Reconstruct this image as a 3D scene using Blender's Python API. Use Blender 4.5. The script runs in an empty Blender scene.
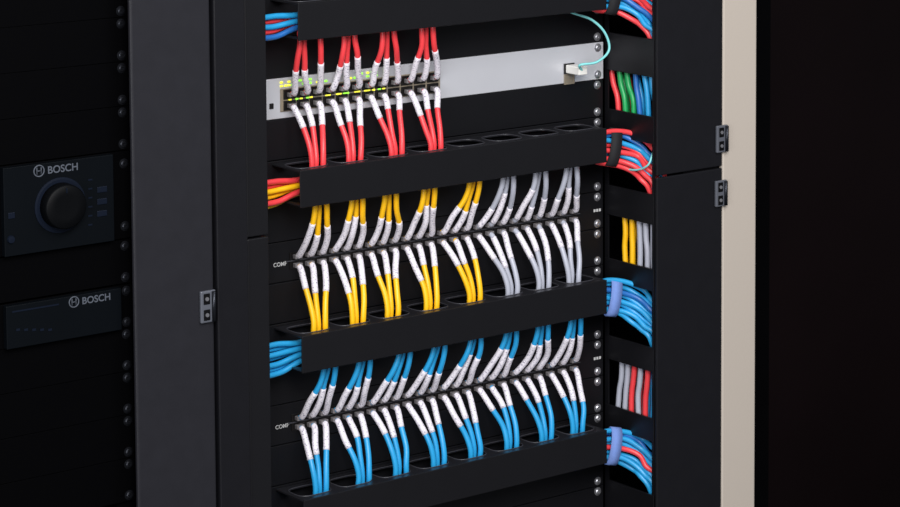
import bpy, bmesh, math, random
from mathutils import Vector, Matrix
random.seed(11)
R = math.radians
scene = bpy.context.scene
COL = scene.collection
scene.view_settings.view_transform = 'Standard'

# ------------------------------------------------------------------ camera (an off-centre crop: lens shift)
F = 2663.0; TH = R(50.0); PT = R(5.26); CX = 632.0; CY = -75.0
O = Vector((0, 0, 1.10))
fwd = Vector((math.cos(TH)*math.cos(PT), math.sin(TH)*math.cos(PT), -math.sin(PT)))
right = Vector((math.sin(TH), -math.cos(TH), 0))
up = right.cross(fwd)
def ray(px, py): return fwd + right*((px-CX)/F) - up*((py-CY)/F)
CAM = O - ray(450, 253.5)*3.009
cd = bpy.data.cameras.new('camera'); cam = bpy.data.objects.new('camera', cd); COL.objects.link(cam)
m = Matrix((right, up, -fwd)).transposed().to_4x4(); m.translation = CAM
cam.matrix_world = m
cd.sensor_width = 36; cd.lens = F/900*36; cd.clip_start = 0.05
cd.shift_x = (450-CX)/900; cd.shift_y = -(253.5-CY)/900
scene.camera = cam
def at(px, py, Y):
    d = ray(px, py); return CAM + d*((Y-CAM.y)/d.y)
def atx(px, py, X):
    d = ray(px, py); return CAM + d*((X-CAM.x)/d.x)
def X_(px, Y, py=253): return at(px, py, Y).x

# ------------------------------------------------------------------ materials
def mat(name, col, rough=.5, metal=0., spec=.5, bump=0., bscale=900., vary=0., vscale=30., emit=0., coat=0.):
    m = bpy.data.materials.new(name); m.use_nodes = True
    nt = m.node_tree; b = nt.nodes['Principled BSDF']
    b.inputs['Base Color'].default_value = (*col, 1)
    b.inputs['Roughness'].default_value = rough
    b.inputs['Metallic'].default_value = metal
    b.inputs['Specular IOR Level'].default_value = spec
    if coat: b.inputs['Coat Weight'].default_value = coat
    tc = nt.nodes.new('ShaderNodeTexCoord')
    if vary:
        n = nt.nodes.new('ShaderNodeTexNoise'); n.inputs['Scale'].default_value = vscale; n.inputs['Detail'].default_value = 4
        nt.links.new(tc.outputs['Object'], n.inputs['Vector'])
        mx = nt.nodes.new('ShaderNodeMix'); mx.data_type = 'RGBA'
        mx.inputs[6].default_value = (*[max(0, c*(1-vary)) for c in col], 1)
        mx.inputs[7].default_value = (*[min(1, c*(1+vary)) for c in col], 1)
        nt.links.new(n.outputs['Fac'], mx.inputs[0]); nt.links.new(mx.outputs[2], b.inputs['Base Color'])
    if bump:
        n = nt.nodes.new('ShaderNodeTexNoise'); n.inputs['Scale'].default_value = bscale
        nt.links.new(tc.outputs['Object'], n.inputs['Vector'])
        bp = nt.nodes.new('ShaderNodeBump'); bp.inputs['Strength'].default_value = bump; bp.inputs['Distance'].default_value = .0005
        nt.links.new(n.outputs['Fac'], bp.inputs['Height']); nt.links.new(bp.outputs['Normal'], b.inputs['Normal'])
    if emit:
        b.inputs['Emission Color'].default_value = (*col, 1); b.inputs['Emission Strength'].default_value = emit
    return m
def s(r, g, b_): 
    f = lambda c: (c/255/12.92) if c/255 <= .04045 else ((c/255+.055)/1.055)**2.4
    return (f(r), f(g), f(b_))
M = {}
M['post'] = mat('post_coat', s(33, 33, 38), .45, spec=.3, bump=.35, bscale=1400, vary=.15, vscale=60)
M['post_dark'] = mat('post_dark_coat', s(20, 20, 24), .4, spec=.3, bump=.3, bscale=1400, vary=.15, vscale=60)
M['black'] = mat('black_coat', s(20, 20, 23), .45, spec=.25, bump=.2, bscale=1200, vary=.1)
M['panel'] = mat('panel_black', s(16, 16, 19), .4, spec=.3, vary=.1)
M['tray_top'] = mat('tray_top_black', s(30, 30, 34), .35, spec=.45, vary=.15)
M['deep'] = mat('deep_black', s(7, 7, 9), .7, spec=.12, vary=.1)
M['left_plate'] = mat('left_plate_black', s(2, 2, 3), .6, spec=.04, vary=.1)  # darkened in colour to stand in for dimming by a smoked door
M['screw'] = mat('screw_steel', s(170, 170, 175), .3, metal=.75, vary=.1)
M['screw_dark'] = mat('screw_black', s(46, 48, 54), .35, metal=.8, vary=.1)
M['silver'] = mat('switch_silver', s(200, 201, 207), .34, metal=.25, vary=.12, vscale=7)
M['port'] = mat('port_plastic', s(24, 22, 22), .3, vary=.1)
M['port_m'] = mat('port_metal', s(160, 148, 130), .3, metal=.4, vary=.1)
M['plug'] = mat('plug_clear', s(112, 108, 110), .15, vary=.35, vscale=150)
M['plug_w'] = mat('plug_pale', s(228, 226, 220), .3, vary=.03)
M['rim'] = mat('lit_slot_edge', s(62, 62, 68), .3, spec=.5, vary=.1)  # grey for the painted lit slot edges, shared with the divider strip
M['led_g'] = mat('led_green', (.3, .85, .06), .4, emit=.9)
M['led_y'] = mat('led_amber', (.85, .8, .06), .4, emit=.8)
M['text'] = mat('print_grey', s(78, 83, 92), .6, spec=.2, vary=.03)  # print greyed down for the same missing door glass
M['text_w'] = mat('print_white', s(185, 185, 185), .6, vary=.03)
M['amp'] = mat('amplifier_fascia', s(6, 9, 13), .5, spec=.08, vary=.15, vscale=15)  # fascia, trim and knob colours carry the dimming of absent door glass
M['amp_e'] = mat('amplifier_trim', s(14, 20, 32), .4, spec=.15, vary=.1)
M['knob'] = mat('knob_black', s(5, 6, 8), .5, spec=.1, vary=.1)
M['hinge'] = mat('hinge_grey', s(98, 101, 110), .4, metal=.3, vary=.1)
M['cream'] = mat('cream_paint', s(184, 174, 163), .7, vary=.04, vscale=3, bump=.1, bscale=200)
M['wall'] = mat('wall_paint', s(120, 114, 108), .8, vary=.05, vscale=3)
M['floor'] = mat('floor_vinyl', s(70, 70, 72), .6, vary=.1, vscale=6)
M['glass'] = mat('smoked_pane', s(11, 6, 7), .35, spec=.08, vary=.8, vscale=2)
M['red'] = mat('cable_red', s(236, 66, 72), .38, vary=.06)
M['yellow'] = mat('cable_yellow', s(250, 190, 20), .38, vary=.06)
M['blue'] = mat('cable_blue', s(38, 156, 214), .38, vary=.08)
M['dark_blue'] = mat('cable_dark_blue', s(35, 105, 180), .38, vary=.08)
M['grey'] = mat('cable_grey', s(174, 177, 190), .38, vary=.05)
M['green'] = mat('cable_green', s(25, 160, 85), .38, vary=.05)
M['teal'] = mat('cable_teal', s(130, 212, 212), .4, vary=.05)
M['strap'] = mat('strap_periwinkle', s(112, 140, 205), .8, vary=.1, vscale=300)
M['strap_k'] = mat('strap_black', s(20, 20, 24), .8, vary=.1, vscale=300)
def label_mat():
    m = mat('wrap_label_white', s(226, 222, 228), .4, vary=0, bump=.4, bscale=260)
    nt = m.node_tree; b = nt.nodes['Principled BSDF']; tc = nt.nodes.new('ShaderNodeTexCoord')
    mp = nt.nodes.new('ShaderNodeMapping'); mp.inputs['Scale'].default_value = (1.0, 1.0, 1.9)
    n = nt.nodes.new('ShaderNodeTexNoise'); n.inputs['Scale'].default_value = 480; n.inputs['Detail'].default_value = 1
    nt.links.new(tc.outputs['Object'], mp.inputs['Vector']); nt.links.new(mp.outputs['Vector'], n.inputs['Vector'])
    r = nt.nodes.new('ShaderNodeValToRGB'); r.color_ramp.elements[0].position = .55; r.color_ramp.elements[0].color = (*s(228, 223, 231), 1)
    r.color_ramp.elements[1].position = .70; r.color_ramp.elements[1].color = (*s(150, 145, 162), 1)
    nt.links.new(n.outputs['Fac'], r.inputs[0]); nt.links.new(r.outputs[0], b.inputs['Base Color'])
    return m
M['label'] = label_mat()

# ------------------------------------------------------------------ mesh helpers
def wloc(o):
    v = Vector((0, 0, 0))
    while o: v += o.location; o = o.parent
    return v
class MB:
    def __init__(self): self.bm = bmesh.new(); self.sm = False
    def box(self, x0, x1, y0, y1, z0, z1, bev=0., seg=2):
        if x0 > x1: x0, x1 = x1, x0
        if y0 > y1: y0, y1 = y1, y0
        if z0 > z1: z0, z1 = z1, z0
        mt = Matrix.Translation(((x0+x1)/2, (y0+y1)/2, (z0+z1)/2)) @ Matrix.Diagonal((x1-x0, y1-y0, z1-z0, 1))
        r = bmesh.ops.create_cube(self.bm, size=1, matrix=mt)
        if bev:
            es = list({e for v in r['verts'] for e in v.link_edges})
            bmesh.ops.bevel(self.bm, geom=es, offset=bev, segments=seg, affect='EDGES', profile=.5)
        return self
    def tube(self, pts, r, n=10, cap=True, ra=None):
        self.sm = True
        T = []
        for i in range(len(pts)):
            a = pts[max(0, i-1)]; b = pts[min(len(pts)-1, i+1)]
            T.append((b-a).normalized())
        ref = Vector((0, 0, 1)) if abs(T[0].z) < .9 else Vector((1, 0, 0))
        nrm = (ref - T[0]*ref.dot(T[0])).normalized(); rings = []
        for i, p in enumerate(pts):
            nrm = (nrm - T[i]*nrm.dot(T[i])).normalized(); bn = T[i].cross(nrm)
            rr = ra[i] if ra else r
            rings.append([self.bm.verts.new(p + (nrm*math.cos(2*math.pi*k/n) + bn*math.sin(2*math.pi*k/n))*rr) for k in range(n)])
        for a, b in zip(rings, rings[1:]):
            for k in range(n): self.bm.faces.new((a[k], a[(k+1) % n], b[(k+1) % n], b[k]))
        if cap:
            self.bm.faces.new(list(reversed(rings[0]))); self.bm.faces.new(rings[-1])
        return self
    def lathe(self, c, prof, n=20):   # axis toward -Y ; prof = (radius, forward)
        rings = []
        for r, h in prof:
            rings.append([self.bm.verts.new((c[0]+r*math.cos(2*math.pi*k/n), c[1]-h, c[2]+r*math.sin(2*math.pi*k/n))) for k in range(n)])
        for a, b in zip(rings, rings[1:]):
            for k in range(n): self.bm.faces.new((a[k], b[k], b[(k+1) % n], a[(k+1) % n]))
        self.bm.faces.new(rings[-1]); self.bm.faces.new(list(reversed(rings[0])))
        return self
    def build(self, name, material, parent=None, smooth=None):
        bmesh.ops.recalc_face_normals(self.bm, faces=self.bm.faces[:])
        me = bpy.data.meshes.new(name)
        if parent is not None: bmesh.ops.translate(self.bm, verts=self.bm.verts[:], vec=-wloc(parent))
        if (self.sm if smooth is None else smooth):
            for f in self.bm.faces: f.smooth = len(f.verts) <= 4
        self.bm.to_mesh(me); self.bm.free(); me.materials.append(material)
        o = bpy.data.objects.new(name, me); COL.objects.link(o)
        if parent is not None: o.parent = parent
        return o
def empty(name, loc, label, cat, group=None):
    o = bpy.data.objects.new(name, None); COL.objects.link(o); o.location = loc; o.empty_display_size = .02
    o['label'] = label; o['category'] = cat
    if group: o['group'] = group
    return o
def tag(o, label, cat, group=None):
    o['label'] = label; o['category'] = cat
    if group: o['group'] = group
    return o
def struct(o): o['kind'] = 'structure'; return o
def copy_tree(o, loc, label, group=None):
    c = o.copy(); COL.objects.link(c); c.location = loc; c['label'] = label
    if group: c['group'] = group
    for ch in o.children:
        d = ch.copy(); COL.objects.link(d); d.parent = c
        for g in ch.children:
            e = g.copy(); COL.objects.link(e); e.parent = d
    return c
def text(word, x, y, z, size, material, parent, name='lettering', bold=0.0, align='LEFT'):
    cu = bpy.data.curves.new(name, 'FONT'); cu.body = word; cu.size = size; cu.extrude = .00015; cu.offset = bold; cu.align_x = align
    t = bpy.data.objects.new('tmp', cu); COL.objects.link(t)
    bpy.context.view_layer.update()
    me = bpy.data.meshes.new_from_object(t.evaluated_get(bpy.context.evaluated_depsgraph_get()))
    bpy.data.objects.remove(t)
    me.transform(Matrix.Rotation(R(90), 4, 'X'))
    me.transform(Matrix.Translation(Vector((x, y, z)) - wloc(parent)))
    me.materials.clear(); me.materials.append(material)
    o = bpy.data.objects.new(name, me); COL.objects.link(o); o.parent = parent
    return o
def spline(P, k=7):
    P = [Vector(p) for p in P]; Q = [P[0]*2-P[1]] + P + [P[-1]*2-P[-2]]; out = []
    for i in range(1, len(Q)-2):
        a, b, c, d = Q[i-1:i+3]
        for j in range(k):
            t = j/k
            out.append(.5*((2*b)+(c-a)*t+(2*a-5*b+4*c-d)*t*t+(3*b-a-3*c+d)*t**3))
    out.append(P[-1]); return out
ORD = ['', 'first', 'second', 'third', 'fourth', 'fifth', 'sixth', 'seventh', 'eighth', 'ninth', 'tenth', 'eleventh', 'twelfth', 'thirteenth',
       'fourteenth', 'fifteenth', 'sixteenth', 'seventeenth', 'eighteenth', 'nineteenth', 'twentieth', 'twenty-first', 'twenty-second', 'twenty-third', 'twenty-fourth']

# ------------------------------------------------------------------ key dimensions
U = .04445; YF = -.095
xw = X_(657, YF)              # right inner wall of the open rack
xpR = X_(722, YF)             # right edge of right post
xcr = X_(756, YF)             # right edge of cream pillar
xl0 = X_(217, YF); xl1 = X_(249, YF); xl2 = X_(271, YF)
eR = X_(602, 0); eL = eR - .4826; cx = (eR+eL)/2
zP = at(593, 210.5, 0).z      # centre of the upper patch panel
zu = lambda n: zP + n*U
tR = X_(606, -.055); tL = X_(300, -.055)   # cable tray ends
H = 2.1

# ------------------------------------------------------------------ setting
struct(MB().box(-4, 4, -5, .9, -.05, 0).build('floor', M['floor']))
struct(MB().box(-4, 4, .9, .95, 0, 2.8).build('wall_back', M['wall']))
struct(MB().box(xpR+.001, xcr, YF, .899, 0, 2.8, .002).build('wall_right', M['cream']))

# ------------------------------------------------------------------ centre rack
rack = empty('open_rack', ((xl0+xpR)/2, .2, 0), 'black open-front equipment rack holding the patch panels and coloured cables', 'rack')
MB().box(xl0, xl1-.0008, YF, YF+.03, 0, H, .0015).build('front_post', M['post_dark'], rack)
zs = at(258, 238, YF).z
MB().box(xl1+.0008, xl2, YF+.004, YF+.03, zs+.001, H, .0012).build('inner_post_strip', M['black'], rack)
MB().box(xl1+.0008, xl2, YF+.004, YF+.03, 0, zs-.001, .0012).build('inner_post_strip', M['black'], rack)
zs = at(690, 172, YF).z
MB().box(xw, xpR, YF, YF+.004, zs+.0012, H, .0012).build('front_post', M['post_dark'], rack)
MB().box(xw, xpR, YF, YF+.004, 0, zs-.0012, .0012).build('front_post', M['post_dark'], rack)
MB().box(xw+.045, xpR-.004, YF+.0045, YF+.006, 0, H).build('post_lining', M['deep'], rack)
MB().box(xl0, xl0+.002, YF+.031, .7, 0, H).build('side_panel', M['deep'], rack)
MB().box(xpR-.003, xpR-.001, YF+.0045, .7, 0, H).build('side_panel', M['deep'], rack)
MB().box(xl0+.003, xpR-.004, .698, .7, 0, H).build('rear_panel', M['deep'], rack)
MB().box(xl0, xpR, YF, .7, H, H+.02, .002).build('roof', M['post_dark'], rack)
MB().box(xl0+.003, xpR-.004, YF+.031, .697, 0, .05).build('base', M['deep'], rack)
MB().box(eL-.01, eL+.018, .0025, .03, .05, H).build('mounting_rail', M['deep'], rack)
MB().box(eR-.018, xw-.002, .0025, .03, .05, H).build('mounting_rail', M['deep'], rack)
MB().box(eL+.02, eR-.02, .28, .285, .05, H).build('inner_back_panel', M['deep'], rack)
# slotted side channel wall
ops = [(-14, 36), (74, 113), (140, 190), (220, 264), (286, 342), (366, 412), (435, 488)]
oz = [(atx(632, b, xw).z, atx(632, a, xw).z) for a, b in ops]
w = MB()
yb = YF+.005
w.box(xw, xw+.002, -.006, .0, .05, H); w.box(xw, xw+.002, yb, yb+.004, .05, H)
prev = H
for lo, hi in oz:
    w.box(xw-.0005, xw+.0025, yb, .0, hi, prev, .0006); prev = lo
w.box(xw-.0005, xw+.0025, yb, .0, .05, prev, .0006)
w.build('slotted_channel_wall', M['panel'], rack)
def hinge(px0, px1, py0, py1, par, Y):
    x0 = X_(px0, Y, (py0+py1)/2); x1 = X_(px1, Y, (py0+py1)/2); c = (px0+px1)/2
    z1 = at(c, py0, Y).z; z0 = at(c, py1, Y).z; h = z1-z0
    o = MB().box(x0, x1, Y-.004, Y-.0002, z0, z1, .0012).build('hinge', M['hinge'], par)
    xm = x0+(x1-x0)*.38
    for k in (.25, .75):
        MB().box(xm-.0036, xm+.0036, Y-.0048, Y-.004, z0+h*k-.0055, z0+h*k+.0055, .0006).build('hinge_recess', M['deep'], o)
        MB().lathe((xm, Y-.0048, z0+h*k), [(.0022, 0), (.0020, .0008)], 12).build('screw', M['screw'], o, smooth=False)
    MB().tube([Vector((x1-.003, Y-.005, z0+.001)), Vector((x1-.003, Y-.005, z1-.001))], .0022).build('hinge_pin', M['screw_dark'], o)
hinge(715, 726, 125, 152, rack, YF); hinge(714, 725, 180, 206, rack, YF)

# ------------------------------------------------------------------ 1U items
def screw(par, x, z, Y=0., m='screw', name='screw'):
    return MB().lathe((x, Y, z), [(.0050, 0), (.0050, .0006), (.0038, .0008), (.0037, .0018), (.0028, .0027), (.0013, .0028), (.0010, .0014)], 16).build(name, M[m], par, smooth=False)
def ears(par, z, x0=eL, x1=eR, Y=-.002, m='screw', zz=(-.0159, .0159)):
    for x in (x0+.0088, x1-.0088):
        for k in zz: screw(par, x, z+k, Y, m)
def blank(z, label):
    r = empty('blank_panel', (cx, 0, z), label, 'blank panel', 'blank panels in the open rack')
    w = MB().box(eL, eR, -.002, .0, z-.0218, z+.0218, .0006)
    w.box(eL+.02, eR-.02, 0, .012, z-.0218, z-.0203); w.box(eL+.02, eR-.02, 0, .012, z+.0203, z+.0218)
    w.build('plate', M['panel'], r); ears(r, z); return r
b0 = blank(zu(5), 'flat black blank panel between the topmost cable tray and the silver switch')
for n, l in [(3, 'flat black blank panel just below the silver switch, behind the lower red cables'),
             (1, 'flat black blank panel behind the upper yellow and grey cables'),
             (-1, 'flat black blank panel behind the lower yellow and grey cables'),
             (-3, 'flat black blank panel behind the upper row of blue cables'),
             (-5, 'flat black blank panel behind the lower row of blue cables'),
             (-7, 'flat black blank panel directly below the bottommost cable tray'),
             (-8, 'flat black blank panel, lowest one at the bottom edge of the view')]:
    copy_tree(b0, (cx, 0, zu(n)), l)
# cable trays
TN = 8
def tray(z, label):
    r = empty('cable_tray', (cx, 0, z), label, 'cable manager', 'horizontal cable trays')
    yf = -.055; hh = .0205
    MB().box(eL, eR, -.002, 0, z-.0218, z+.0218, .0006).build('back_plate', M['panel'], r)
    MB().box(tL, tR, yf-.0018, yf, z-hh, z+hh-.001, .0007).build('front_cover', M['black'], r)
    for sg, nm in ((1, 'slotted_top'), (-1, 'slotted_bottom')):
        w = MB(); za = z+sg*hh-sg*.0015; zb = z+sg*hh-sg*.003
        cw = (tR-tL)/TN; N = 32; y0, y1 = yf, -.002; yc = (y0+y1)/2; hy = (y1-y0)/2
        for k in range(TN):
            c0 = tL+cw*(k+.5); L = {}
            for zi, zz in enumerate((za, zb)):
                for ring in (0, 1):
                    vs = []
                    for a in range(N):
                        c = math.cos(2*math.pi*a/N); s_ = math.sin(2*math.pi*a/N)
                        if ring == 0:
                            q = 1/max(abs(c), abs(s_)); vs.append(w.bm.verts.new((c0+c*q*cw/2, yc+s_*q*hy, zz)))
                        else:
                            e = .55; f = lambda v: math.copysign(abs(v)**e, v)
                            vs.append(w.bm.verts.new((c0+f(c)*cw*.40, yc+f(s_)*hy*.66, zz)))
                    L[zi, ring] = vs
            for a in range(N):
                b = (a+1) % N
                for zi in (0, 1): w.bm.faces.new((L[zi, 0][a], L[zi, 0][b], L[zi, 1][b], L[zi, 1][a]))
                w.bm.faces.new((L[0, 1][a], L[0, 1][b], L[1, 1][b], L[1, 1][a]))
                w.bm.faces.new((L[0, 0][a], L[0, 0][b], L[1, 0][b], L[1, 0][a]))
            if sg == 1:
                e = .55; f = lambda v: math.copysign(abs(v)**e, v)
                pts = [Vector((c0+f(math.cos(2*math.pi*a/N))*cw*.40, yc+f(math.sin(2*math.pi*a/N))*hy*.66, za+.0002)) for a in range(N+1)]
                MB().tube(pts, .0005, 6, cap=False).build('lit_slot_edge', M['rim'], r)  # added ring imitates light catching the slot edge
        w.build(nm, M['tray_top'], r)
    ears(r, z); return r
t0 = tray(zu(6), 'black slotted cable tray at the very top, above the red cables')
copy_tree(t0, (cx, 0, zu(2)), 'black slotted cable tray between the red cables and the yellow cables')
copy_tree(t0, (cx, 0, zu(-2)), 'black slotted cable tray between the yellow cables and the blue cables')
copy_tree(t0, (cx, 0, zu(-6)), 'black slotted cable tray at the bottom, below all the blue cables')

# ports shared mesh
def port_bm(x, z, Y, b=.0050):
    w = MB(); a = .0068
    w.box(x-a-.0008, x+a+.0008, Y-.0012, Y, z+b-.0010, z+b); w.box(x-a-.0008, x+a+.0008, Y-.0012, Y, z-b, z-b+.0010)
    w.box(x-a-.0008, x-a+.0006, Y-.0012, Y, z-b+.0010, z+b-.0010); w.box(x+a-.0006, x+a+.0008, Y-.0012, Y, z-b+.0010, z+b-.0010)
    w.box(x-a+.0006, x+a-.0006, Y-.0004, Y, z-b+.0010, z+b-.0010)
    return w
pxs = [X_(294+12.0*i, 0, 240) for i in range(24)]
ROW = .0048
def patch(z, label):
    r = empty('patch_bay', (cx, 0, z), label, 'patch panel', 'black patch panels')
    MB().box(eL, eR, -.002, .0, z-.0218, z+.0218, .0006).build('faceplate', M['panel'], r)
    MB().box(pxs[0]-.011, pxs[-1]+.011, .0, .03, z-.019, z+.019).build('rear_housing', M['deep'], r)
    MB().box(pxs[0]-.012, pxs[-1]+.012, -.0046, -.002, z-.0005, z+.0005, .0002).build('divider_strip', M['rim'], r)
    p0 = None
    for x in pxs:
        for sg in (1, -1):
            if p0 is None:
                p0 = port_bm(x, z+sg*ROW, -.002, .0042).build('port', M['port'], r); p0x, p0z = x, z+sg*ROW
            else:
                p = p0.copy(); COL.objects.link(p); p.location = (x-p0x, 0, z+sg*ROW-p0z)
    text('COMP', X_(272, 0, 258), -.0023, z-.004, .0062, M['text_w'], r, 'lettering', .00005)
    for q in range(3):
        MB().box(eR-.0145+.004*q, eR-.0118+.004*q, -.0024, -.002, z-.0016, z+.0016).build('printed_mark', M['text_w'], r)
    ears(r, z); return r
pa = patch(zu(0), 'black patch panel with yellow and grey cables, between the silver switch and blue rows')
copy_tree(pa, (cx, 0, zu(-4)), 'black patch panel filled entirely with blue cables')

# ------------------------------------------------------------------ silver network switch
zS = zu(4)
sw = empty('network_switch', (cx, 0, zS), 'silver network switch with green lights and red cables plugged in', 'network switch')
MB().box(eL+.018, eR-.018, .0, .25, zS-.021, zS+.021).build('chassis', M['silver'], sw)
MB().box(eL, eR, -.003, .0, zS-.0218, zS+.0218, .0008).build('faceplate', M['silver'], sw)
sx = [X_(287+13.0*i, 0, 92) for i in range(12)]
MB().box(sx[0]-.011, sx[-1]+.011, -.0045, -.003, zS-.0145, zS+.0105, .0006).build('port_frame', M['port_m'], sw)
p0 = None
for x in sx:
    for sg in (1, -1):
        z = zS-.002+sg*.006
        if p0 is None: p0 = port_bm(x, z, -.0045, .0052).build('port', M['port'], sw); p0x, p0z = x, z
        else:
            p = p0.copy(); COL.objects.link(p); p.location = (x-p0x, 0, z-p0z)
l0 = {}
for i in range(30):
    x = sx[0]-.009 + i*(sx[8]-sx[0])/29 + random.uniform(-.001, .001)
    for zz, Yl in ((.0133, -.0042), (.0172, -.0042), (-.0022, -.0057)):
        z = zS+zz; c = random.choice(['led_g', 'led_y', 'led_y'])
        if random.random() < .38: continue
        if c not in l0: l0[c] = (MB().box(x-.0016, x+.0016, Yl, -.003, z-.0010, z+.0010).build('indicator_light', M[c], sw), x, z, Yl)
        else:
            o, ox, ozz, oy = l0[c]; p = o.copy(); COL.objects.link(p); p.location = (x-ox, Yl-oy, z-ozz)
MB().box(eL+.022, eL+.027, -.0042, -.003, zS-.010, zS-.004, .0004).build('button', M['port'], sw)
xc = X_(567, 0, 66); zc = at(567, 68, 0).z
port_bm(xc, zc, -.0035, .006).build('port', M['port'], sw)
port_bm(xc, zc-.0125, -.0035, .006).build('port', M['port_m'], sw)
ears(sw, zS, Y=-.003)

# ------------------------------------------------------------------ patch cables
def plug_mesh(x, z, Y, s_, L=.0065):
    w = MB(); w.box(x-.0046, x+.0046, Y-L, Y-.0003, z-.0025, z+.0025, .0008)
    return w
def patch_cable(xp, xt, z0, zc, sg, colr, label, group, lf=(.11, .54), Yp=-.0035, rr=.0031, bow=0., yo=0.):
    r = empty('patch_cable', (xp, Yp, z0), label, 'cable', group)
    j = lambda a: random.uniform(-a, a)
    P = [(xp, Yp-.004, z0+sg*.0005), (xp+(xt-xp)*.04+j(.0006), Yp-.0095, z0+sg*.004), (xp+(xt-xp)*.36+bow+j(.0018), -.0235+j(.0015), z0+sg*.020),
         (xp+(xt-xp)*.78+bow*.6+j(.0010), -.0320+yo+j(.001), z0+sg*.040), (xt, -.0360+yo, zc+sg*.0625), (xt+j(.001), -.035+yo, zc+sg*.078)]
    S = spline(P, 7)
    MB().tube(S, rr).build('jacket', M[colr], r)
    n = len(S)-1; a = int(n*(lf[0]+j(.03))); b = int(n*(lf[1]+j(.08)))
    MB().tube(S[a:b+1], rr+.0004).build('wrap_label', M['label'], r)
    plug_mesh(xp, z0, Yp, sg).build('plug', M['plug'], r)
    return r
def row(ports, zc, rowz, sg, clusters, where, grp, pyt, **kw):
    """clusters: list of (colour, centre pixel at the tray edge, number of cables gathered there)"""
    i = 0; cnt = {}
    for colr, pc, n in clusters:
        bow = random.uniform(-.0022, .0022); sp = .0070 if n > 1 else 0
        xc0 = X_(pc, -.036, pyt)
        for q in range(n):
            cnt[colr] = cnt.get(colr, 0)+1
            xt = xc0 + (q-(n-1)/2)*sp*random.uniform(.95, 1.12)
            k2 = dict(kw)
            if colr == 'grey': k2['lf'] = (.14, .44) if i % 2 else (.20, .54)
            elif sg < 0 and 'lf' not in kw: k2['lf'] = (.09, .48)
            patch_cable(ports[i], xt, zc+sg*rowz, zc, sg, colr, '%s %s patch cable from the left %s' % (ORD[cnt[colr]], colr, where), grp,
                        bow=bow, yo=(.0020 if q % 2 else -.0014), **k2)
            i += 1
row(pxs, zu(0), ROW, 1, [('yellow', 320, 3), ('yellow', 357, 3), ('yellow', 390, 3), ('yellow', 429, 3), ('yellow', 474, 3),
    ('grey', 508, 3), ('grey', 540, 3), ('grey', 571, 3)], 'in the row above the upper patch panel', 'upper yellow and grey patch cables', 205)
row(pxs, zu(0), ROW, -1, [('yellow', 319, 3), ('yellow', 357, 3), ('yellow', 392, 3), ('yellow', 431, 3), ('yellow', 474, 3),
    ('grey', 512, 3), ('grey', 543, 3), ('grey', 573, 3)], 'in the row below the upper patch panel', 'lower yellow and grey patch cables', 305)
row(pxs, zu(-4), ROW, 1, [('blue', 329, 3), ('blue', 364, 3), ('blue', 404, 3), ('blue', 439, 3), ('blue', 475, 3), ('blue', 511, 3), ('blue', 543, 3), ('blue', 575, 3)],
    'in the row above the blue patch panel', 'upper blue patch cables', 355)
row(pxs, zu(-4), ROW, -1, [('blue', 320, 3), ('blue', 363, 3), ('blue', 400, 3), ('blue', 438, 3), ('blue', 475, 3), ('blue', 511, 3), ('blue', 546, 3), ('blue', 577, 3)],
    'in the row below the blue patch panel', 'lower blue patch cables', 455)
row(sx, zu(4)-.002, .006, 1, [('red', 302, 2), ('red', 320, 1), ('red', 349, 3), ('red', 388, 3), ('red', 427, 3)], 'rising above the silver switch', 'upper red patch cables', 45,
    Yp=-.006, lf=(.11, .52))
row(sx, zu(4)-.002, .006, -1, [('red', 317, 3), ('red', 354, 3), ('red', 396, 3), ('red', 435, 3)], 'hanging below the silver switch', 'lower red patch cables', 145,
    Yp=-.006, lf=(.08, .42))

# thin teal cable from the switch
r = empty('thin_cable', (xc, -.004, zc), 'thin teal cable looping up from the right end of the silver switch', 'cable')
P = [at(568, 66, -.018), at(580, 65, -.035), at(597, 62, -.042), at(609, 50, -.042), at(605, 33, -.04), at(592, 20, -.035), at(576, 14, -.028), at(560, 8, -.02)]
P[0] = Vector((xc, -.028, zc))
MB().tube(spline(P, 8), .0015, 8).build('jacket', M['teal'], r)
MB().box(xc-.0064, xc+.0064, -.030, -.0054, zc-.0048, zc+.0048, .001).build('plug', M['plug_w'], r)

# ------------------------------------------------------------------ bundles leaving the trays
def bundle(path, cols, where, grp, spread=(.35, 0, 1), sp=.0053, name='network_cable', jit=.0014):
    n = len(cols)
    for i, c in enumerate(cols):
        k = ((n-1)/2-i)*sp; st = .0026*(1 if i % 2 else -1)
        P = []
        for q, p in enumerate(path):
            f = .62 if q < 2 else 1.; jj = jit*(.3 if q < 2 else 1)
            P.append(Vector(p)+Vector((spread[0]*k, st*(1.4 if q < 2 else 1), spread[2]*k*f)) + Vector([random.uniform(-jj, jj) for _ in range(3)]))
        o = MB().tube(spline(P, 6), .0031).build(name, M[c])
        cn = {'dark_blue': 'dark blue'}.get(c, c)
        tag(o, '%s cable, %s from the top %s' % (cn, ORD[i+1], where), 'cable', grp)
def rpath(z): return [(tR-.05, -.032, z-.002), (tR-.012, -.034, z-.003), (tR+.010, -.038, z-.005), (xw-.010, -.044, z-.010), (xw+.004, -.055, z-.018), (xw+.008, -.066, z-.027), (xw+.014, -.077, z-.040), (xw+.024, -.078, z-.085)]
def lpath(z, e=0.): return [(tL+.05, -.028, z-.001), (tL+.012, -.030, z-.003-e*.5), (tL-.015, -.031, z-.006-e), (tL-.045, -.034, z-.008-e), (tL-.066, -.040, z-.02-e), (tL-.074, -.040, z-.06-e)]
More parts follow.
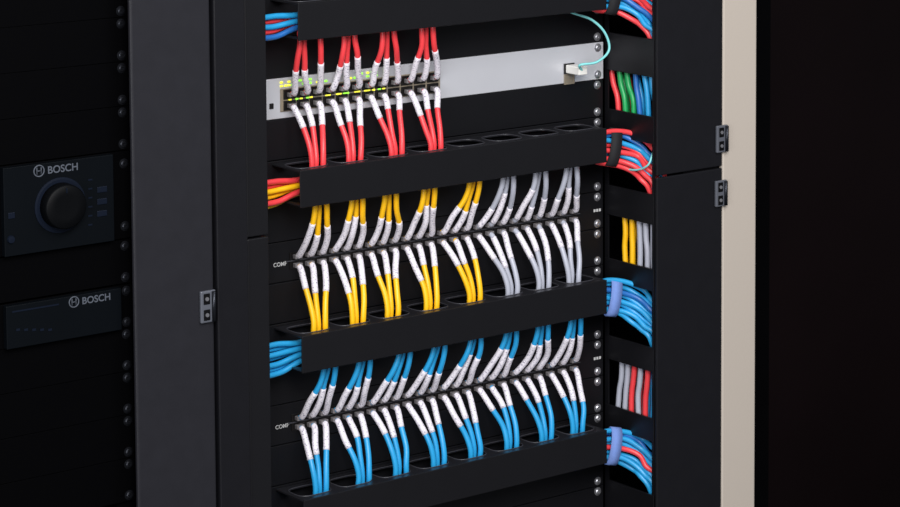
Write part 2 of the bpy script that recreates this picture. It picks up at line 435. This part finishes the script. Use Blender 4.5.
RB = [(6, ['red', 'blue', 'red', 'red', 'dark_blue', 'blue', 'blue', 'red'], 'topmost'), (2, ['red', 'dark_blue', 'blue', 'red', 'red', 'blue', 'red', 'red'], 'second'),
      (-2, ['blue', 'blue', 'dark_blue', 'blue', 'blue', 'blue', 'blue', 'blue'], 'third'), (-6, ['blue', 'dark_blue', 'blue', 'blue', 'red', 'blue', 'blue', 'blue'], 'bottommost')]
for n, c, nm in RB:
    bundle(rpath(zu(n)), c, "at the %s tray's right end" % nm, 'cables leaving the %s tray to the right' % nm, jit=.0018, sp=.0050)
LB = [(6, ['blue', 'red', 'blue', 'red', 'dark_blue'], 'topmost', 0), (2, ['red', 'red', 'yellow', 'yellow', 'red', 'yellow'], 'second', 0),
      (-2, ['blue', 'blue', 'blue', 'blue', 'blue', 'blue', 'blue'], 'third', 0), (-6, ['blue', 'blue', 'blue', 'blue', 'blue'], 'bottommost', .016)]
for n, c, nm, e in LB:
    bundle(lpath(zu(n), e), c, "at the %s tray's left end" % nm, 'cables leaving the %s tray to the left' % nm, spread=(-.2, 0, 1), jit=.0009)
def strap(c, a, m, label, hh=.0225, lean=.33):
    t = (c-a).normalized(); c = (a+c)/2
    upv = Vector((lean, 0, .94)); upv = (upv-t*upv.dot(t)).normalized(); sd = t.cross(upv)
    w = MB(); w.sm = True; rings = []; N = 28
    for (rs, off) in ((1, -.007), (1, .007), (.93, .007), (.93, -.007)):
        rings.append([w.bm.verts.new(c + t*off + upv*(math.cos(2*math.pi*q/N)*hh*rs) + sd*(math.sin(2*math.pi*q/N)*.0092*rs)) for q in range(N)])
    for i in range(4):
        A, B = rings[i], rings[(i+1) % 4]
        for q in range(N): w.bm.faces.new((A[q], A[(q+1) % N], B[(q+1) % N], B[q]))
    tag(w.build('cable_strap', M[m]), label, 'strap')
def rs(n): p = rpath(zu(n)); return Vector(p[3]), Vector(p[2])
strap(*rs(-2), 'strap', 'periwinkle hook-and-loop strap around the blue cables at the third tray')
strap(*rs(-6), 'strap', 'periwinkle hook-and-loop strap around the cables at the bottommost tray')
strap(*rs(2), 'strap_k', 'black hook-and-loop strap around red and blue cables at the second tray')
strap(*rs(6), 'strap_k', 'black hook-and-loop strap around cables at the topmost tray')
p = lpath(zu(2)); a, b = Vector(p[2]), Vector(p[3])
strap(a+(b-a)*.95, a+(b-a)*.60, 'strap_k', 'black hook-and-loop strap around red and yellow cables at the left', .021, 0)
# vertical cables in the channel openings
for (oi, cols, where, sl, ys) in ((1, ['red', 'green', 'green', 'red', 'green', 'blue', 'dark_blue', 'blue', 'blue', 'blue', 'blue'], 'beside the silver switch', .011, -.010),
                          (3, ['yellow', 'yellow', 'yellow', 'grey', 'grey', 'grey', 'grey', 'grey', 'grey'], 'beside the grey cables', .001, -.028),
                          (5, ['grey', 'grey', 'grey', 'grey', 'red', 'red', 'grey', 'blue', 'red', 'blue', 'blue'], 'beside the blue patch panel', -.005, -.018)):
    lo, hi = oz[oi]; st = (-.080-ys)/(len(cols)-1)
    for i, c in enumerate(cols):
        y = ys+st*i; j = lambda: random.uniform(-.0022, .0022); dx = .008+.0070*(i % 2)
        s1 = sl*(1-.4*i/len(cols))+random.uniform(-.002, .002)
        P = [Vector((xw+dx, y+s1*.8, hi+.012)), Vector((xw+dx, y+s1*.2+j(), (hi+lo)/2+.008)), Vector((xw+dx, y-s1*.4+j(), (hi+lo)/2-.010)), Vector((xw+dx, max(y-s1*.6, -.084), lo-.012))]
        o = MB().tube(spline(P, 6), .0034).build('network_cable', M[c])
        tag(o, '%s cable, %s from left in the side channel opening %s' % ({'dark_blue': 'dark blue'}.get(c, c), ORD[i+1], where), 'cable', 'cables in the side channel')
o = MB().tube(spline([atx(612, 158, xw-.004), atx(622, 167, xw-.006), atx(636, 170, xw-.005), atx(648, 165, xw-.003), atx(653, 152, xw+.004)], 8), .0012, 8).build('thin_cable', M['teal'])
tag(o, 'thin teal cable drooping over the red and blue bundle in the side channel', 'cable')

# ------------------------------------------------------------------ left rack
YL = -.062
lx1 = X_(213.5, YF); lx0 = X_(134, YF); lout = lx1-.62
lr = empty('equipment_rack', ((lx1+lout)/2, .2, 0), 'dark equipment rack on the left holding the two audio units', 'rack')
MB().box(lx0, lx1, YF, YF+.006, 0, H, .0025, 3).build('front_post', M['post'], lr)
MB().box(lout, lout+.045, YF, YF+.006, 0, H, .0025, 3).build('front_post', M['post'], lr)
MB().box(lx1-.003, lx1-.001, YF+.0065, .7, 0, H).build('side_panel', M['deep'], lr)
MB().box(lout, lout+.002, YF+.0065, .7, 0, H).build('side_panel', M['deep'], lr)
MB().box(lout+.003, lx1-.004, .698, .7, 0, H).build('rear_panel', M['deep'], lr)
MB().box(lout, lx1, YF, .7, H, H+.02, .002).build('roof', M['post_dark'], lr)
MB().box(lout+.003, lx1-.004, YF+.029, .697, 0, .05).build('base', M['deep'], lr)
hinge(199, 214, 290, 322, lr, YF)
leR = X_(130, YL); leL = leR-.4826; lcx = (leR+leL)/2
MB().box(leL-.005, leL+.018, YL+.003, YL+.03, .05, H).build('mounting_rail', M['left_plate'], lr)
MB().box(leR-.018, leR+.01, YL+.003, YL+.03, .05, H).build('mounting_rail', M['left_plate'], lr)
def badge(par, px, py, Y, hgt):
    p = at(px, py, Y); k = hgt
    w = MB(); pts = [Vector((p.x+k*.62*math.cos(a*math.pi/12), Y, p.z+k*.62*math.sin(a*math.pi/12))) for a in range(25)]
    w.tube(pts, k*.075, 6, cap=False)
    for sg in (-1, 1): w.box(p.x+sg*k*.26-k*.05, p.x+sg*k*.26+k*.05, Y-.0003, Y, p.z-k*.4, p.z+k*.4)
    w.box(p.x-k*.26, p.x+k*.26, Y-.0003, Y, p.z-k*.05, p.z+k*.05)
    w.build('emblem', M['text'], par)
    return text('BOSCH', p.x+k*1.0, Y-.0004, p.z-k*.42, k*1.16, M['text'], par, 'brand_lettering', .00015)
# amplifier 2U
zA = at(60, 203, YL).z
am = empty('amplifier', (lcx, YL, zA), 'dark audio amplifier with a large round volume knob in the left rack', 'amplifier')
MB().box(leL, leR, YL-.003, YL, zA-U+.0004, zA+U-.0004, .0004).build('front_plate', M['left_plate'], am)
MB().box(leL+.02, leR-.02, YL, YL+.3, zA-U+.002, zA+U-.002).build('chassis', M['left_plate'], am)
fx0 = X_(4, YL-.008); fx1 = X_(114, YL-.008); YA = YL-.010
MB().box(fx0, fx1, YA, YL-.003, zA-U+.001, zA+U-.001, .0006).build('fascia', M['amp'], am)
k = at(60, 205, YA)
MB().lathe((k.x, YA, k.z), [(.0275, 0), (.0275, .001), (.0255, .0014)], 40).build('knob_ring', M['amp_e'], am, smooth=False)
kb = MB().lathe((k.x, YA-.0014, k.z), [(.0225, 0), (.0220, .011), (.0205, .0128), (.012, .0124), (.004, .0122)], 40).build('volume_knob', M['knob'], am, smooth=True)
MB().box(k.x-.0005, k.x+.0005, YA-.0149, YA-.0138, k.z+.014, k.z+.019).build('knob_pointer', M['amp_e'], kb)
badge(am, 39, 171, YA-.0002, .0088)
p = at(8, 216, YA); MB().box(p.x, p.x+.007, YA-.001, YA, p.z-.003, p.z+.003, .0004).build('indicator_light', M['amp_e'], am)
p = at(7, 240, YA); MB().lathe((p.x+.004, YA, p.z), [(.004, 0), (.0035, .002), (.001, .0022)], 16).build('button', M['amp_e'], am)
for i in range(6):
    p = at(88, 180+9*i, YA); MB().box(p.x, p.x+.0045, YA-.0006, YA, p.z-.0008, p.z+.0008).build('indicator_light', M['amp_e'], am)
for i in range(3):
    p = at(97, 190+12*i, YA); MB().box(p.x, p.x+.011, YA-.0008, YA, p.z-.003, p.z+.003, .0005).build('button', M['amp_e'], am)
for zz in (-.0317, .0317):
    for x in (leL+.0088, leR-.0070): screw(am, x, zA+zz, YL-.003, 'screw_dark')
# second unit 1U
zB = zA-2.55*U
a2 = empty('audio_unit', (lcx, YL, zB), 'slim dark audio unit below the amplifier with the round knob', 'audio equipment')
MB().box(leL, leR, YL-.003, YL, zB-U/2+.0004, zB+U/2-.0004, .0004).build('front_plate', M['left_plate'], a2)
MB().box(leL+.02, leR-.02, YL, YL+.3, zB-U/2+.002, zB+U/2-.002).build('chassis', M['left_plate'], a2)
MB().box(fx0, leR-.016, YA, YL-.003, zB-U/2+.001, zB+U/2-.001, .0006).build('fascia', M['amp'], a2)
badge(a2, 74, 302, YA-.0002, .0084)
p = at(12, 312, YA); MB().box(p.x, p.x+.05, YA-.0006, YA, p.z-.0008, p.z+.0008).build('label_line', M['amp_e'], a2)
for i in range(5):
    p = at(16+8*i, 330, YA); MB().box(p.x, p.x+.004, YA-.0006, YA, p.z-.0012, p.z+.0012).build('indicator_light', M['amp_e'], a2)
for zz in (-.0159, .0159):
    for x in (leL+.0088, leR-.0070): screw(a2, x, zB+zz, YL-.003, 'screw_dark')
def lblank(z, label):
    r = empty('blank_panel', (lcx, YL, z), label, 'blank panel', 'blank panels in the left rack')
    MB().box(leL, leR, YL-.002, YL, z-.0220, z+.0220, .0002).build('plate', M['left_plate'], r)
    for zz in (-.0159, .0159):
        for x in (leL+.0088, leR-.0070): screw(r, x, z+zz, YL-.002, 'screw_dark')
    return r
q = lblank(zA+1.5*U+.0005, 'dark blank panel directly above the amplifier in the left rack')
for z, l in [(zA+2.5*U+.0006, 'dark blank panel second above the amplifier in the left rack'), (zA+3.5*U+.0007, 'dark blank panel third above the amplifier in the left rack'),
             (zA+4.5*U+.0008, 'dark blank panel fourth above the amplifier in the left rack'),
             ((zA-U+zB+U/2)/2, 'dark blank panel between the amplifier and the slim audio unit'),
             (zB-U, 'dark blank panel directly below the slim audio unit'), (zB-2*U-.0001, 'dark blank panel second below the slim audio unit'),
             (zB-3*U-.0002, 'dark blank panel third below the slim audio unit'), (zB-4*U-.0003, 'dark blank panel fourth below the slim audio unit')]:
    copy_tree(q, (lcx, YL, z), l)

# ------------------------------------------------------------------ dark cabinet on the right
dc = empty('dark_cabinet', (xcr+.4, .3, 0), 'closed dark cabinet with smoked door right of the cream wall end', 'cabinet')
x0 = xcr+.002; x1 = xcr+.8; yc = -.07
MB().box(x0, x1, yc+.025, .7, 0, H).build('body', M['deep'], dc)
d = MB().box(x0, x0+.05, yc+.006, yc+.022, .05, H-.02, .002).box(x1-.05, x1, yc+.006, yc+.022, .05, H-.02, .002).box(x0+.05, x1-.05, yc+.006, yc+.022, .05, .1, .002).box(x0+.05, x1-.05, yc+.006, yc+.022, H-.07, H-.02, .002).build('door', M['left_plate'], dc)
MB().box(x0+.05, x1-.05, yc+.008, yc+.012, .1, H-.07).build('door_pane', M['glass'], d)

# ------------------------------------------------------------------ light
wd = bpy.data.worlds.new('world'); scene.world = wd; wd.use_nodes = True
wd.node_tree.nodes['Background'].inputs[0].default_value = (.9, .93, 1, 1); wd.node_tree.nodes['Background'].inputs[1].default_value = .18
def area(loc, tgt, size, power, col=(1, 1, 1)):
    l = bpy.data.lights.new('area_light', 'AREA'); l.energy = power; l.size = size; l.color = col
    o = bpy.data.objects.new('area_light', l); COL.objects.link(o); o.location = loc
    o.rotation_euler = (Vector(tgt)-Vector(loc)).to_track_quat('-Z', 'Y').to_euler()
area((-1.6, -2.6, 2.7), (0, 0, 1.1), 1.2, 92, (1, .98, .97))
area((-.2, -1.8, 2.75), (0, 0, 1.1), 1.0, 28, (.97, .98, 1))
area((-3.2, -2.2, 1.5), (0, 0, 1.1), 1.5, 44, (.95, .97, 1))
